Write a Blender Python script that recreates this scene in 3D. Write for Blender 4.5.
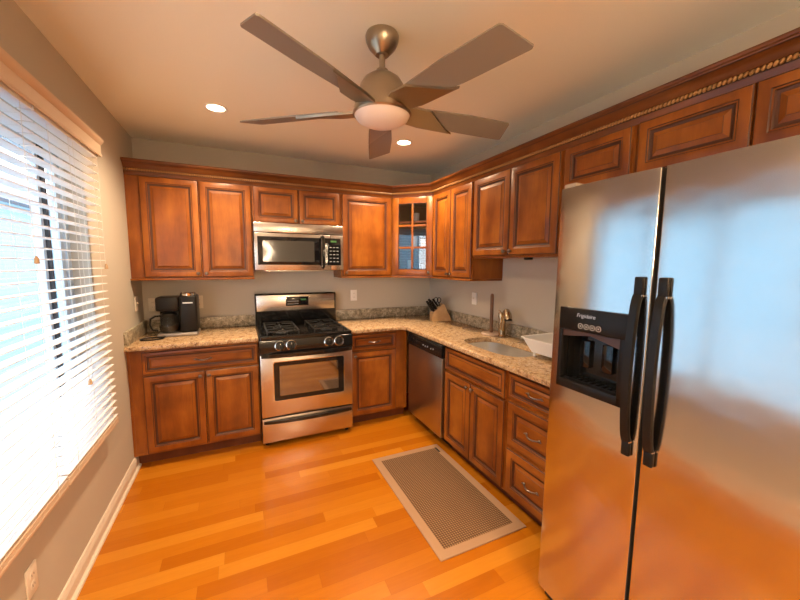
import bpy, bmesh, math, random
from mathutils import Vector, Matrix
random.seed(7)
sc = bpy.context.scene
for o in list(bpy.data.objects): bpy.data.objects.remove(o)
PI = math.pi
# ------------------------------------------------------------------ camera
CAM = Vector((.755, -3.571, 1.512)); YAW, PITCH, ROLL, FPX = .431, -.103, .005, 347.93
cd = bpy.data.cameras.new('camera'); cam = bpy.data.objects.new('camera', cd); sc.collection.objects.link(cam)
F = Vector((math.sin(YAW)*math.cos(PITCH), math.cos(YAW)*math.cos(PITCH), math.sin(PITCH)))
R0 = F.cross(Vector((0, 0, 1))).normalized(); U0 = R0.cross(F)
R_ = R0*math.cos(ROLL)+U0*math.sin(ROLL); U_ = -R0*math.sin(ROLL)+U0*math.cos(ROLL)
m = Matrix((R_, U_, -F)).transposed().to_4x4(); m.translation = CAM
cam.matrix_world = m
cd.sensor_width = 36; cd.lens = FPX/800*36; cd.clip_start = .02
sc.camera = cam
# ------------------------------------------------------------------ world, lights, exposure
W, H, YF = 2.78, 2.52, -5.6          # room: x 0..W, y YF..0, z 0..H
world = bpy.data.worlds.new('sky'); sc.world = world; world.use_nodes = True
wn = world.node_tree.nodes; wl = world.node_tree.links
bg = wn['Background']
tc = wn.new('ShaderNodeTexCoord'); sep = wn.new('ShaderNodeSeparateXYZ'); rmp = wn.new('ShaderNodeValToRGB')
wl.new(tc.outputs['Generated'], sep.inputs[0]); wl.new(sep.outputs[2], rmp.inputs[0]); wl.new(rmp.outputs[0], bg.inputs[0])
rmp.color_ramp.elements[0].position = -.0; rmp.color_ramp.elements[0].color = (.84, .93, 1, 1)
rmp.color_ramp.elements[1].position = .6; rmp.color_ramp.elements[1].color = (.66, .83, 1, 1)
bg.inputs[1].default_value = 3.7

def area(name, loc, rot, sx, sy, power, col, portal=False):
    l = bpy.data.lights.new(name, 'AREA'); l.shape = 'RECTANGLE'; l.size = sx; l.size_y = sy
    l.energy = power; l.color = col
    if portal: l.cycles.is_portal = True
    o = bpy.data.objects.new(name, l); o.location = loc; o.rotation_euler = rot
    sc.collection.objects.link(o); return o
area('window_sky_portal', (-.16, -2.13, 1.335), (0, -PI/2, 0), 1.6, 2.2, 1, (1, 1, 1), True)
WARM = (1, .73, .47)
DOWNLIGHTS = [(.655, -.90), (2.04, -.84), (.66, -3.15), (1.75, -4.3), (.66, -4.9)]  # leading pair is in view; the others are added unseen to brighten the room
DL_POWER = 75
FILL_GLOBE_POWER = 260
sl = bpy.data.lights.new('sun', 'SUN'); sl.energy = 3; sl.angle = .01; sl.color = (1, .97, .92)
so_ = bpy.data.objects.new('sun', sl); sc.collection.objects.link(so_)
so_.rotation_euler = Vector((.70, -.25, .75)).to_track_quat('Z', 'Y').to_euler()
sc.view_settings.view_transform = 'Standard'; sc.view_settings.look = 'None'
sc.view_settings.gamma = 1; sc.view_settings.use_curve_mapping = False
sc.view_settings.exposure = 0.74

# ------------------------------------------------------------------ materials
def mat(name, col=(.8, .8, .8), rough=.5, metal=0, **kw):
    M = bpy.data.materials.new(name); M.use_nodes = True
    b = M.node_tree.nodes['Principled BSDF']
    b.inputs['Base Color'].default_value = (*col, 1); b.inputs['Roughness'].default_value = rough
    b.inputs['Metallic'].default_value = metal
    for k, v in kw.items(): b.inputs[k.replace('_', ' ')].default_value = v
    return M
class NT:
    def __init__(s, M): s.n = M.node_tree.nodes; s.l = M.node_tree.links; s.b = s.n['Principled BSDF']
    def node(s, t, **kw):
        x = s.n.new('ShaderNode'+t)
        for k, v in kw.items(): setattr(x, k, v)
        return x
    def link(s, a, b): s.l.new(a, b)
    def math(s, op, a, b=None):
        x = s.node('Math', operation=op)
        for i, v in enumerate((a, b)):
            if v is None: continue
            if isinstance(v, (int, float)): x.inputs[i].default_value = v
            else: s.link(v, x.inputs[i])
        return x.outputs[0]
    def ramp(s, fac, stops):
        r = s.node('ValToRGB'); s.link(fac, r.inputs[0]); cr = r.color_ramp
        while len(cr.elements) < len(stops): cr.elements.new(.5)
        for e, (p, c) in zip(cr.elements, stops): e.position = p; e.color = (*c, 1)
        return r.outputs[0]
    def mix(s, fac, a, b, blend='MIX'):
        x = s.node('Mix', data_type='RGBA', blend_type=blend)
        if isinstance(fac, (int, float)): x.inputs[0].default_value = fac
        else: s.link(fac, x.inputs[0])
        for i, v in ((6, a), (7, b)):
            if isinstance(v, tuple): x.inputs[i].default_value = (*v, 1)
            else: s.link(v, x.inputs[i])
        return x.outputs[2]
    def coords(s, scale=(1, 1, 1), rnd=True):
        t = s.node('TexCoord'); mp = s.node('Mapping'); mp.inputs['Scale'].default_value = scale
        v = t.outputs['Object']
        if rnd:
            oi = s.node('ObjectInfo'); va = s.node('VectorMath', operation='ADD'); sc_ = s.math('MULTIPLY', oi.outputs['Random'], 37.0)
            s.link(v, va.inputs[0]); s.link(sc_, va.inputs[1]); v = va.outputs[0]
        s.link(v, mp.inputs[0]); return mp.outputs[0]
    def noise(s, vec, scale, detail=3, rough=.5):
        x = s.node('TexNoise'); x.inputs['Scale'].default_value = scale; x.inputs['Detail'].default_value = detail
        x.inputs['Roughness'].default_value = rough; s.link(vec, x.inputs['Vector']); return x.outputs['Fac']
    def bump(s, h, strength=.2, dist=.01):
        x = s.node('Bump'); x.inputs['Strength'].default_value = strength; x.inputs['Distance'].default_value = dist
        s.link(h, x.inputs['Height']); s.link(x.outputs[0], s.b.inputs['Normal'])

def wood(name, c0, c1, c2, rough=.33, stretch=(1, 1, .18), gs=7):
    M = mat(name, rough=rough); t = NT(M); t.b.inputs['Coat Weight'].default_value = .1; t.b.inputs['Coat Roughness'].default_value = .2; t.b.inputs['Specular IOR Level'].default_value = .4
    v = t.coords(stretch)
    a = t.noise(v, gs, 4, .55); g = t.noise(v, gs*14, 3, .6)
    v2 = t.coords((1, 1, 1)); bl = t.noise(v2, 5.5, 2)
    s_ = t.math('ADD', t.math('MULTIPLY', a, .55), t.math('ADD', t.math('MULTIPLY', bl, .35), t.math('MULTIPLY', g, .10)))
    col = t.ramp(s_, [(.36, tuple(x*.72 for x in c0)), (.5, tuple(x*.72 for x in c1)), (.64, tuple(x*.76 for x in c2))])
    t.link(col, t.b.inputs['Base Color']); return M
WOOD = wood('cinnamon_maple', (.20, .048, .0055), (.34, .098, .011), (.48, .158, .019))
WOODH = wood('cinnamon_maple_horizontal', (.20, .048, .0055), (.34, .098, .011), (.48, .158, .019), stretch=(.18, 1, 1))
GLAZE = mat('dark_glaze', (.060, .016, .005), .45)
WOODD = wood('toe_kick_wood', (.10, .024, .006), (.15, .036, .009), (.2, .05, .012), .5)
ROPE = mat('rope_bead', (.36, .18, .06), .4)
PEWTER = mat('pewter', (.20, .17, .15), .35, 1)

def wallmat(name, col):
    M = mat(name, col, .75); t = NT(M); v = t.coords(rnd=False)
    t.bump(t.noise(v, 180, 2), .06, .002); return M
WALL = wallmat('greige_paint', (.51, .465, .39))
CEIL = wallmat('ceiling_paint', (.88, .87, .76))
TRIM = mat('white_trim', (.70, .62, .52), .4)

FLOOR = mat('oak_floor', rough=.24); t = NT(FLOOR)
tcn = t.node('TexCoord'); sp = t.node('SeparateXYZ'); t.link(tcn.outputs['Object'], sp.inputs[0])
ry = t.math('DIVIDE', sp.outputs[1], .083); row = t.math('FLOOR', ry); fy = t.math('FRACT', ry)
wn1 = t.node('TexWhiteNoise', noise_dimensions='1D'); t.link(row, wn1.inputs['W'])
rx = t.math('ADD', t.math('DIVIDE', sp.outputs[0], .82), t.math('MULTIPLY', wn1.outputs['Value'], 9.0)); pl = t.math('FLOOR', rx); fx = t.math('FRACT', rx)
cmb = t.node('CombineXYZ'); t.link(row, cmb.inputs[0]); t.link(pl, cmb.inputs[1])
wn2 = t.node('TexWhiteNoise', noise_dimensions='3D'); t.link(cmb.outputs[0], wn2.inputs['Vector'])
pc = t.ramp(wn2.outputs['Value'], [(0, (.39, .112, .004)), (.3, (.46, .147, .006)), (.7, (.50, .170, .008)), (1, (.58, .228, .018))])
mp = t.node('Mapping'); mp.inputs['Scale'].default_value = (1.2, 14, 1); 
ad = t.node('VectorMath', operation='ADD'); t.link(tcn.outputs['Object'], ad.inputs[0]); t.link(t.math('MULTIPLY', wn2.outputs['Value'], 13.0), ad.inputs[1]); t.link(ad.outputs[0], mp.inputs[0])
gr = t.noise(mp.outputs[0], 5, 5, .6)
pc = t.mix(t.math('MULTIPLY', gr, .5), pc, (.62, .50, .40), 'MULTIPLY')
gap = t.math('MAXIMUM', t.math('LESS_THAN', fy, .014), t.math('LESS_THAN', fx, .0016))
pc = t.mix(t.math('MULTIPLY', gap, .45), pc, (.16, .045, .008))
t.link(pc, t.b.inputs['Base Color'])
t.b.inputs['Specular IOR Level'].default_value = .35

GRAN = mat('granite', rough=.16); t = NT(GRAN); v = t.coords(rnd=False)
n1 = t.noise(v, 26, 4, .65); n2 = t.noise(v, 95, 3, .6); n3 = t.noise(v, 60, 2)
base = t.ramp(n1, [(.34, (.26, .14, .06)), (.47, (.46, .30, .155)), (.58, (.57, .40, .225)), (.7, (.52, .28, .11))])
base = t.mix(t.ramp(n2, [(.36, (.8, .8, .8)), (.44, (0, 0, 0))]), base, (.10, .06, .04))
base = t.mix(t.ramp(n3, [(.60, (0, 0, 0)), (.66, (.7, .7, .7))]), base, (.66, .53, .38))
t.link(base, t.b.inputs['Base Color'])
GRANS = mat('granite_splash', rough=.3); t = NT(GRANS); v = t.coords(rnd=False)
n1 = t.noise(v, 30, 4, .65); n2 = t.noise(v, 110, 3, .6)
base = t.ramp(n1, [(.34, (.17, .14, .09)), (.5, (.36, .31, .22)), (.64, (.55, .48, .36))])
base = t.mix(t.ramp(n2, [(.38, (.8, .8, .8)), (.47, (0, 0, 0))]), base, (.11, .09, .06))
t.link(base, t.b.inputs['Base Color'])

def steel(name, col, rough, stretch, wav=0):
    M = mat(name, col, rough, 1); t = NT(M); v = t.coords(stretch, rnd=False)
    n = t.noise(v, 60, 2); 
    t.link(t.math('ADD', t.math('MULTIPLY', n, .05), rough-.025), t.b.inputs['Roughness'])
    if wav:
        v2 = t.coords((1, .35, 1.6), rnd=False); t.bump(t.noise(v2, 3.2, 2), .5, wav)
    return M
STEEL = steel('brushed_steel', (.62, .58, .54), .26, (.05, 1, 1))
STEELF = steel('fridge_steel', (.60, .59, .57), .16, (6, .05, 6), .007)
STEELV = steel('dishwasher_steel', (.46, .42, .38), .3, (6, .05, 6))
SINKM = mat('sink_steel', (.76, .75, .73), .34, 1)
NICKEL = mat('brushed_nickel', (.40, .35, .27), .32, 1)
BRASSN = mat('champagne_nickel', (.50, .40, .27), .25, 1)
BLADE = mat('fan_blade_finish', (.27, .245, .20), .42, .25)
CHROME = mat('chrome', (.8, .8, .8), .12, 1)
BLACK = mat('gloss_black', (.008, .008, .008), .12)
BLACKS = mat('satin_black', (.010, .009, .0085), .34, Specular_IOR_Level=.2)
IRON = mat('cast_iron', (.012, .012, .012), .42)
DGLASS = mat('dark_glass', (.008, .008, .009), .04)
OVGLASS = mat('oven_glass', (.035, .028, .022), .05, 0, Specular_IOR_Level=1.0)
OVGLASS.node_tree.nodes['Principled BSDF'].inputs['IOR'].default_value = 2.2
WHITE = mat('white_plastic', (.82, .81, .78), .35)
IVORY = mat('ivory_plastic', (.72, .66, .56), .4)
RUGB = mat('rug_border', (.36, .215, .12), .95)
RUG = mat('rug_weave', rough=.95); t = NT(RUG); v = t.coords(rnd=False)
w1 = t.node('TexWave', wave_type='BANDS', bands_direction='X'); w1.inputs['Scale'].default_value = 22; t.link(v, w1.inputs['Vector'])
w2 = t.node('TexWave', wave_type='BANDS', bands_direction='Y'); w2.inputs['Scale'].default_value = 22; t.link(v, w2.inputs['Vector'])
ww = t.math('MULTIPLY', w1.outputs['Fac'], w2.outputs['Fac'])
t.link(t.ramp(ww, [(.05, (.095, .045, .018)), (.55, (.30, .17, .08))]), t.b.inputs['Base Color']); t.bump(ww, .5, .004)
KWOOD = wood('beech', (.52, .30, .13), (.62, .38, .18), (.70, .46, .24), .45, (1, 1, 1), 9)
DWOOD = wood('walnut_rod', (.20, .09, .04), (.27, .13, .06), (.33, .17, .08), .4)
TAN = mat('valance_wood', (.66, .50, .36), .45)
SLAT = mat('blind_slat', (.84, .83, .82), .45, 0); SLAT.node_tree.nodes['Principled BSDF'].inputs['Subsurface Weight'].default_value = 0
CORD = mat('blind_cord', (.75, .72, .66), .7)
LENS = mat('opal_glass', (.82, .74, .66), .3)
GLASS = mat('clear_glass', (1, 1, 1), .0, 0, Transmission_Weight=1.0, IOR=1.45)
def thin_glass(name, refl):
    M = bpy.data.materials.new(name); M.use_nodes = True; n = M.node_tree.nodes; l = M.node_tree.links; n.clear()
    o = n.new('ShaderNodeOutputMaterial'); mx = n.new('ShaderNodeMixShader'); tr = n.new('ShaderNodeBsdfTransparent'); gl = n.new('ShaderNodeBsdfGlossy')
    fr = n.new('ShaderNodeFresnel'); fr.inputs['IOR'].default_value = refl; ge = n.new('ShaderNodeNewGeometry'); mu = n.new('ShaderNodeMath'); mu.operation = 'MULTIPLY'; sb = n.new('ShaderNodeMath'); sb.operation = 'SUBTRACT'; sb.inputs[0].default_value = 1; l.new(ge.outputs['Backfacing'], sb.inputs[1]); l.new(fr.outputs[0], mu.inputs[0]); l.new(sb.outputs[0], mu.inputs[1]); gl.inputs['Roughness'].default_value = .01
    l.new(mu.outputs[0], mx.inputs[0]); l.new(tr.outputs[0], mx.inputs[1]); l.new(gl.outputs[0], mx.inputs[2]); l.new(mx.outputs[0], o.inputs[0]); return M
PANE = thin_glass('window_glass', 1.45); CABGLASS = thin_glass('cabinet_glass', 2.5); CARAFE = thin_glass('carafe_glass', 1.5)
def emit(name, col, s):
    M = mat(name, col); b = M.node_tree.nodes['Principled BSDF']; b.inputs['Emission Color'].default_value = (*col, 1); b.inputs['Emission Strength'].default_value = s; return M
BULB = emit('lamp_glow', (1, .78, .5), 9)
LED = emit('green_display', (.04, .14, .035), .15)
INK = mat('grey_print', (.42, .42, .42), .4)
SILV = mat('silver_print', (.6, .6, .6), .3, .6)
SIDING = mat('neighbour_siding', rough=.7); t = NT(SIDING); v = t.coords(rnd=False)
sp = t.node('SeparateXYZ'); t.link(v, sp.inputs[0]); fz = t.math('FRACT', t.math('DIVIDE', sp.outputs[2], .12))
t.link(t.ramp(fz, [(0, (.08, .145, .20)), (.12, (.15, .27, .355)), (1, (.165, .29, .38))]), t.b.inputs['Base Color'])
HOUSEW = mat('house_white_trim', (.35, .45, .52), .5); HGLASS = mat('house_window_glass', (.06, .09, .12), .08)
FRAMEW = mat('vinyl_frame', (.50, .58, .66), .4); GASKET = mat('dark_gasket', (.03, .035, .045), .5)

# ------------------------------------------------------------------ geometry helpers
def B(): return bmesh.new()
def box(bm, x0, x1, y0, y1, z0, z1, mi=0, bev=0, seg=2):
    vs = [bm.verts.new(p) for p in ((x0,y0,z0),(x1,y0,z0),(x1,y1,z0),(x0,y1,z0),(x0,y0,z1),(x1,y0,z1),(x1,y1,z1),(x0,y1,z1))]
    fs = [bm.faces.new([vs[i] for i in f]) for f in ((0,3,2,1),(4,5,6,7),(0,1,5,4),(1,2,6,5),(2,3,7,6),(3,0,4,7))]
    for f in fs: f.material_index = mi
    if bev:
        es = list({e for f in fs for e in f.edges})
        r = bmesh.ops.bevel(bm, geom=es, offset=bev, segments=seg, profile=.5, affect='EDGES')
        for f in r['faces']: f.material_index = mi
    return bm
def bx(*a, **k): return box(B(), *a, **k)
def prism(bm, pts, axis, a0, a1, mi=0):
    """extrude polygon pts (2D) along axis index from a0 to a1"""
    def P(u, v, a): return {0: (a, u, v), 1: (u, a, v), 2: (u, v, a)}[axis]
    A = [bm.verts.new(P(u, v, a0)) for u, v in pts]; C = [bm.verts.new(P(u, v, a1)) for u, v in pts]; n = len(pts)
    fs = [bm.faces.new(A[::-1]), bm.faces.new(C)]+[bm.faces.new((A[i], A[(i+1) % n], C[(i+1) % n], C[i])) for i in range(n)]
    for f in fs: f.material_index = mi
    return bm
def lathe(bm, prof, loc=(0, 0, 0), axis='Z', seg=32, mi=0, sx=1, sy=1):
    """prof list of (r,h)"""
    rings = []
    for r, h in prof:
        ring = []
        if r < 1e-6: ring = [bm.verts.new((0, 0, h))]
        else: ring = [bm.verts.new((r*math.cos(2*PI*k/seg)*sx, r*math.sin(2*PI*k/seg)*sy, h)) for k in range(seg)]
        rings.append(ring)
    fs = []
    for a, b in zip(rings, rings[1:]):
        for k in range(seg):
            k2 = (k+1) % seg
            if len(a) == 1 and len(b) == 1: continue
            if len(a) == 1: f = (a[0], b[k], b[k2])
            elif len(b) == 1: f = (a[k], a[k2], b[0])
            else: f = (a[k], a[k2], b[k2], b[k])
            fs.append(bm.faces.new(f))
    for f in fs: f.material_index = mi
    M = {'Z': Matrix(), 'X': Matrix.Rotation(PI/2, 4, 'Y'), 'Y': Matrix.Rotation(PI/2, 4, 'X')}[axis]   # Y: +h -> -y
    vs = [v for r in rings for v in r]
    bmesh.ops.transform(bm, matrix=Matrix.Translation(loc) @ M, verts=vs)
    return bm
def cyl(bm, r, p0, p1, seg=16, mi=0): return tube(bm, [p0, p1], r, seg, mi)
def tube(bm, pts, r, seg=10, mi=0, closed=False, flat=None):
    pts = [Vector(p) for p in pts]; n = len(pts); rs = r if isinstance(r, (list, tuple)) else [r]*n
    ref = None; rings = []
    for i, p in enumerate(pts):
        if closed: d = pts[(i+1) % n]-pts[i-1]
        else: d = (pts[min(i+1, n-1)]-pts[max(i-1, 0)])
        d.normalize()
        if ref is None: ref = d.orthogonal().normalized()
        a = (ref-d*ref.dot(d)).normalized(); ref = a; b = d.cross(a)
        rings.append([bm.verts.new(p+(a*math.cos(2*PI*k/seg)+b*math.sin(2*PI*k/seg))*rs[i]) for k in range(seg)])
    fs = []
    for i in range(n if closed else n-1):
        A, C = rings[i], rings[(i+1) % n]
        for k in range(seg): fs.append(bm.faces.new((A[k], A[(k+1) % seg], C[(k+1) % seg], C[k])))
    if not closed: fs += [bm.faces.new(rings[0][::-1]), bm.faces.new(rings[-1])]
    for f in fs: f.material_index = mi
    return bm
def sweep_rect(bm, pts, w, t, side, mi=0):
    """flat bar along pts; side = direction of width w; thickness t across"""
    pts = [Vector(p) for p in pts]; side = Vector(side).normalized(); rings = []; n = len(pts)
    for i, p in enumerate(pts):
        d = (pts[min(i+1, n-1)]-pts[max(i-1, 0)]).normalized(); nn = d.cross(side).normalized()
        rings.append([bm.verts.new(p+side*a*w/2+nn*b*t/2) for a, b in ((-1, -.4), (-.8, -1), (.8, -1), (1, -.4), (1, .4), (.8, 1), (-.8, 1), (-1, .4))])
    fs = []
    for A, C in zip(rings, rings[1:]):
        for k in range(8): fs.append(bm.faces.new((A[k], A[(k+1) % 8], C[(k+1) % 8], C[k])))
    fs += [bm.faces.new(rings[0][::-1]), bm.faces.new(rings[-1])]
    for f in fs: f.material_index = mi
    return bm
def obj(name, bm, mats, parent=None, loc=None, label=None, smooth=35):
    if not isinstance(mats, (list, tuple)): mats = [mats]
    bmesh.ops.recalc_face_normals(bm, faces=bm.faces)
    me = bpy.data.meshes.new(name); bm.to_mesh(me); bm.free()
    for x in mats: me.materials.append(x)
    if smooth: me.shade_smooth(); me.set_sharp_from_angle(angle=math.radians(smooth))
    o = bpy.data.objects.new(name, me); sc.collection.objects.link(o)
    if parent is not None: o.parent = parent
    if loc: o.location = loc
    if label: o['label'] = label
    return o
def shift(bm, v): bmesh.ops.translate(bm, vec=v, verts=bm.verts); return bm
def thing(name, label, cat, loc=(0, 0, 0), rz=0, group=None):
    o = bpy.data.objects.new(name, None); sc.collection.objects.link(o); o.empty_display_size = .05
    o.location = loc; o.rotation_euler = (0, 0, rz); return tag(o, label, cat, group)
def tag(o, label, cat, group=None):
    o['label'] = label; o['category'] = cat
    if group: o['group'] = group
    return o
def struct(name, bm, m, smooth=0, label=None):
    o = obj(name, bm, m, smooth=smooth); o['kind'] = 'structure'
    if label: o['label'] = label
    return o
def copy_tree(o, parent=None):
    c = o.copy(); sc.collection.objects.link(c); c.parent = parent
    for ch in o.children: copy_tree(ch, c)
    return c

# ------------------------------------------------------------------ room shell
WY0, WY1, WZ0, WZ1 = -3.15, -1.075, .555, 2.115      # window opening in left wall
struct('floor', bx(-.15, W+.15, YF-.15, .15, -.1, 0), FLOOR)
struct('ceiling', bx(-.15, W+.15, YF-.15, .15, H, H+.1), CEIL)
struct('wall_back', bx(-.15, W+.15, 0, .15, 0, H), WALL)
struct('wall_right', bx(W, W+.15, YF, 0, 0, H), WALL)
struct('wall_front', bx(-.15, W+.15, YF-.15, YF, 0, H), WALL)
b = B(); box(b, -.15, 0, YF, WY0, 0, H); box(b, -.15, 0, WY1, 0, 0, H); box(b, -.15, 0, WY0, WY1, 0, WZ0); box(b, -.15, 0, WY0, WY1, WZ1, H)
struct('wall_left', b, WALL)
def baseboard(name, axis, a0, a1, at, sgn):
    prof = [(0, 0), (.016, 0), (.016, .06), (.012, .072), (.009, .078), (.009, .084), (.004, .09), (0, .09)]
    b = prism(B(), [(at+sgn*x, z) for x, z in prof], axis, a0, a1)
    b2 = prism(b, [(at+sgn*.016, 0), (at+sgn*.03, 0), (at+sgn*.028, .01), (at+sgn*.016, .018)], axis, a0, a1)
    return struct(name, b, TRIM)
baseboard('baseboard_left', 1, YF+.032, -.512, 0, 1)
baseboard('baseboard_front', 0, .0, W, YF, 1)
# window: frame, mullion, panes
win = struct('window_1', B(), FRAMEW)
b = B(); fx0, fx1 = -.13, -.08
box(b, fx0, fx1, WY0, WY1, WZ0, WZ0+.045); box(b, fx0, fx1, WY0, WY1, WZ1-.045, WZ1)
for y in (WY0, WY1-.045): box(b, fx0, fx1, y, y+.045, WZ0, WZ1)
obj('window_frame', b, FRAMEW, win, smooth=0)
for k, (ya, yb) in enumerate(((WY0+.045, -2.02), (-2.03, -1.30), (-1.30, WY1-.045))):
    b = B(); s = .04
    box(b, -.12, -.09, ya, ya+s, WZ0+.045, WZ1-.045); box(b, -.12, -.09, yb-s, yb, WZ0+.045, WZ1-.045)
    box(b, -.12, -.09, ya, yb, WZ0+.045, WZ0+.1); box(b, -.12, -.09, ya, yb, WZ1-.1, WZ1-.045)
    if k == 2: box(b, -.095, -.075, ya-.015, ya+.004, WZ0+.05, WZ1-.05, 1)
    sa = obj('window_sash', b, [FRAMEW, GASKET], win, smooth=0)
    obj('pane', bx(-.107, -.103, ya+s, yb-s, WZ0+.1, WZ1-.1), PANE, sa, smooth=0)
struct('trim_1', bx(-.08, .0, WY0, WY1, WZ0-.0, WZ0+.012), TRIM)
# ------------------------------------------------------------------ outside
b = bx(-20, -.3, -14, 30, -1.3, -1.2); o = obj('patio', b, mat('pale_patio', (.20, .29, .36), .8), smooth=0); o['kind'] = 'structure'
hs = thing('neighbouring_house', 'pale blue clapboard house seen through the window blinds', 'house', (-5.2, 7.5, -1.2))
obj('clapboard_wall', bx(-5, 0, -12, 12, 0, 4.4), SIDING, hs, smooth=0)
obj('roof', prism(B(), [(.35, 4.4), (-2.5, 6.1), (-5.35, 4.4)], 1, -12.3, 12.3), mat('roof_shingle', (.16, .17, .19), .8), hs, smooth=0)
for y, z in ((-9.5, 1.4), (-1.2, 1.4), (6.5, 1.4)):
    wf = B()
    for a in ((y-.5, y-.42, z, z+1.5), (y+.42, y+.5, z, z+1.5), (y-.5, y+.5, z, z+.08), (y-.5, y+.5, z+1.42, z+1.5), (y-.5, y+.5, z+.72, z+.78)): box(wf, .0, .05, *a)
    w_ = obj('window', wf, HOUSEW, hs, smooth=0); obj('pane', bx(.0, .02, y-.42, y+.42, z+.08, z+1.42), HGLASS, w_, smooth=0)

# ------------------------------------------------------------------ blinds + valance
def make_blind(name, label, ya, yb):
    r = thing(name, label, 'window blind', (.035, (ya+yb)/2, .575), 0, 'wooden blinds on the window')
    L = (yb-ya)/2; top = 2.115-.575
    b = B(); n = 34; pitch = .0435; tilt = math.radians(1)
    for k in range(n):
        z = .035+k*pitch; hw = .025; dz = hw*math.sin(tilt); t_ = .0015
        vs = [(-hw, z-dz-t_), (0, z-t_+.0015), (hw, z+dz-t_), (hw, z+dz+t_), (0, z+t_+.0015), (-hw, z-dz+t_)]
        prism(b, vs, 1, -L, L)
    obj('slats', b, SLAT, r, smooth=0)
    obj('head_rail', bx(-.024, .024, -L, L, top-.025, top+.025), SLAT, r)
    b = bx(-.026, .026, -L, L, -.018, .0, bev=.004)
    for k in range(3): box(b, -.025, .025, -L, L, .002+k*.006, .0055+k*.006)
    obj('bottom_rail', b, TAN, r)
    n = 3 if L < .5 else 4
    for k in range(n):
        y = -L+.09+(2*L-.18)*k/(n-1); b = B()
        for x in (-.027, .027): cyl(b, .0009, (x, y, 0), (x, y, top-.04), 5)
        for k2 in range(34): cyl(b, .0006, (-.027, y, .032+k2*pitch-.002), (.027, y, .032+k2*pitch+.003), 4)
        obj('ladder_cord', b, CORD, r)
    return r, L, top
r, L, top = make_blind('window_blind', 'shorter white slatted wooden blind at the far end of the window', -1.705, -1.045)
for y, z in ((L-.03, top-.62), (-.06, .36)):
    c = obj('lift_cord', cyl(B(), .0011, (.031, y, z), (.031, y, top-.03), 6), CORD, r)
    obj('tassel', lathe(B(), [(0, 0), (.009, .002), (.007, .02), (.003, .03), (0, .031)], (.034, y, z-.02), seg=12), KWOOD, c)
r, L, top = make_blind('window_blind', 'longer white slatted wooden blind at the near end of the window', -3.16, -1.72)
c = obj('lift_cord', cyl(B(), .0011, (.031, .62, .95), (.031, .62, top-.03), 6), CORD, r)
obj('tassel', lathe(B(), [(0, 0), (.009, .002), (.007, .02), (.003, .03), (0, .031)], (.034, .62, .93), seg=12), KWOOD, c)
prof = [(.066, 0), (.074, 0), (.076, .012), (.072, .016), (.072, .062), (.078, .068), (.085, .078), (.088, .085), (.088, .094), (.066, .094)]
b = prism(B(), [(x, z) for x, z in prof], 1, -3.2, -1.022)
box(b, .0, .07, -1.03, -1.022, 0, .094); box(b, .0, .07, -3.2, -3.19, 0, .094)
shift(b, (0, 2.1, 0)); 
tag(obj('window_valance', b, TAN, loc=(0, -2.1, 2.103)), 'tan moulded wooden valance above the window blinds', 'valance')

# ------------------------------------------------------------------ cabinet pieces (local frame: front faces -y)
def ring_panel(bm, x0, x1, z0, z1, yb, rings):
    """rings: list of (inset, y, material of band from previous ring)"""
    prev = None
    def rect(i, y): return [bm.verts.new(p) for p in ((x0+i, y, z0+i), (x1-i, y, z0+i), (x1-i, y, z1-i), (x0+i, y, z1-i))]
    first = rect(0, yb); prev = first; bm.faces.new(first[::-1])
    for i, y, mi in rings:
        cur = rect(i, y)
        for k in range(4):
            f = bm.faces.new((prev[k], prev[(k+1) % 4], cur[(k+1) % 4], cur[k])); f.material_index = mi
        prev = cur
    f = bm.faces.new(prev)
def raised_panel(x0, x1, z0, z1, yb, t=.02, fr=.056, fl=None):
    yf = yb-t; f = fr
    if min(x1-x0, z1-z0) < .2: f = .032
    s = f+.014; e = s+(.019 if f > .04 else .012)
    b = B()
    ring_panel(b, x0, x1, z0, z1, yb, [(0, yf+.005, 0), (.004, yf+.001, 1), (.007, yf, 0), (f-.012, yf, 0), (f-.008, yf+.003, 1), (f-.003, yf+.003, 0), (f+.001, yf+.008, 1), (f+.007, yf+.010, 1), (s-.002, yf+.010, 1), (e-.002, yf+.003, 0), (e-.0005, yf+.001, 1), (e+.003, yf+.001, 0)])
    return b
def knob(parent, x, z, y):
    return obj('knob', lathe(B(), [(0, 0), (.006, 0), (.005, .008), (.006, .012), (.013, .016), (.0145, .021), (.012, .026), (.005, .0285), (0, .029)], (x, y, z), 'Y', 20), PEWTER, parent)
def pull(parent, x, z, y):
    b = B(); pts = []
    for k in range(13):
        a = k/12; xx = (a-.5)*.095
        pts.append((x+xx, y-.004-.022*math.sin(PI*a), z-.004*math.sin(PI*a)))
    rr = [.0045+.0022*abs(math.cos(PI*k/12))**2 if 0 else .0042+.0016*math.sin(PI*k/12) for k in range(13)]
    tube(b, pts, rr, 10)
    for s in (-1, 1):
        lathe(b, [(0, 0), (.008, 0), (.0085, .004), (.005, .008), (0, .009)], (x+s*.0475, y, z), 'Y', 14)
        tube(b, [(x+s*.0475, y-.004, z), (x+s*.056, y-.007, z+.002), (x+s*.064, y-.006, z-.002)], [.0045, .004, .002], 8)
    return obj('handle', b, PEWTER, parent)
def door(parent, x0, x1, z0, z1, yb, kx=None, kz=None, fr=.056, mat_=None):
    d = obj('door', raised_panel(x0, x1, z0, z1, yb, fr=fr), [mat_ or WOOD, GLAZE], parent, smooth=20)
    if kx is not None: knob(d, kx, kz, yb-.02)
    return d
def drawer(parent, x0, x1, z0, z1, yb, handle=True, name='drawer'):
    d = obj(name, raised_panel(x0, x1, z0, z1, yb), [WOODH, GLAZE], parent, smooth=20)
    if handle: pull(d, (x0+x1)/2, (z0+z1)/2, yb-.02)
    return d
FZ = .02   # door thickness
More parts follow.
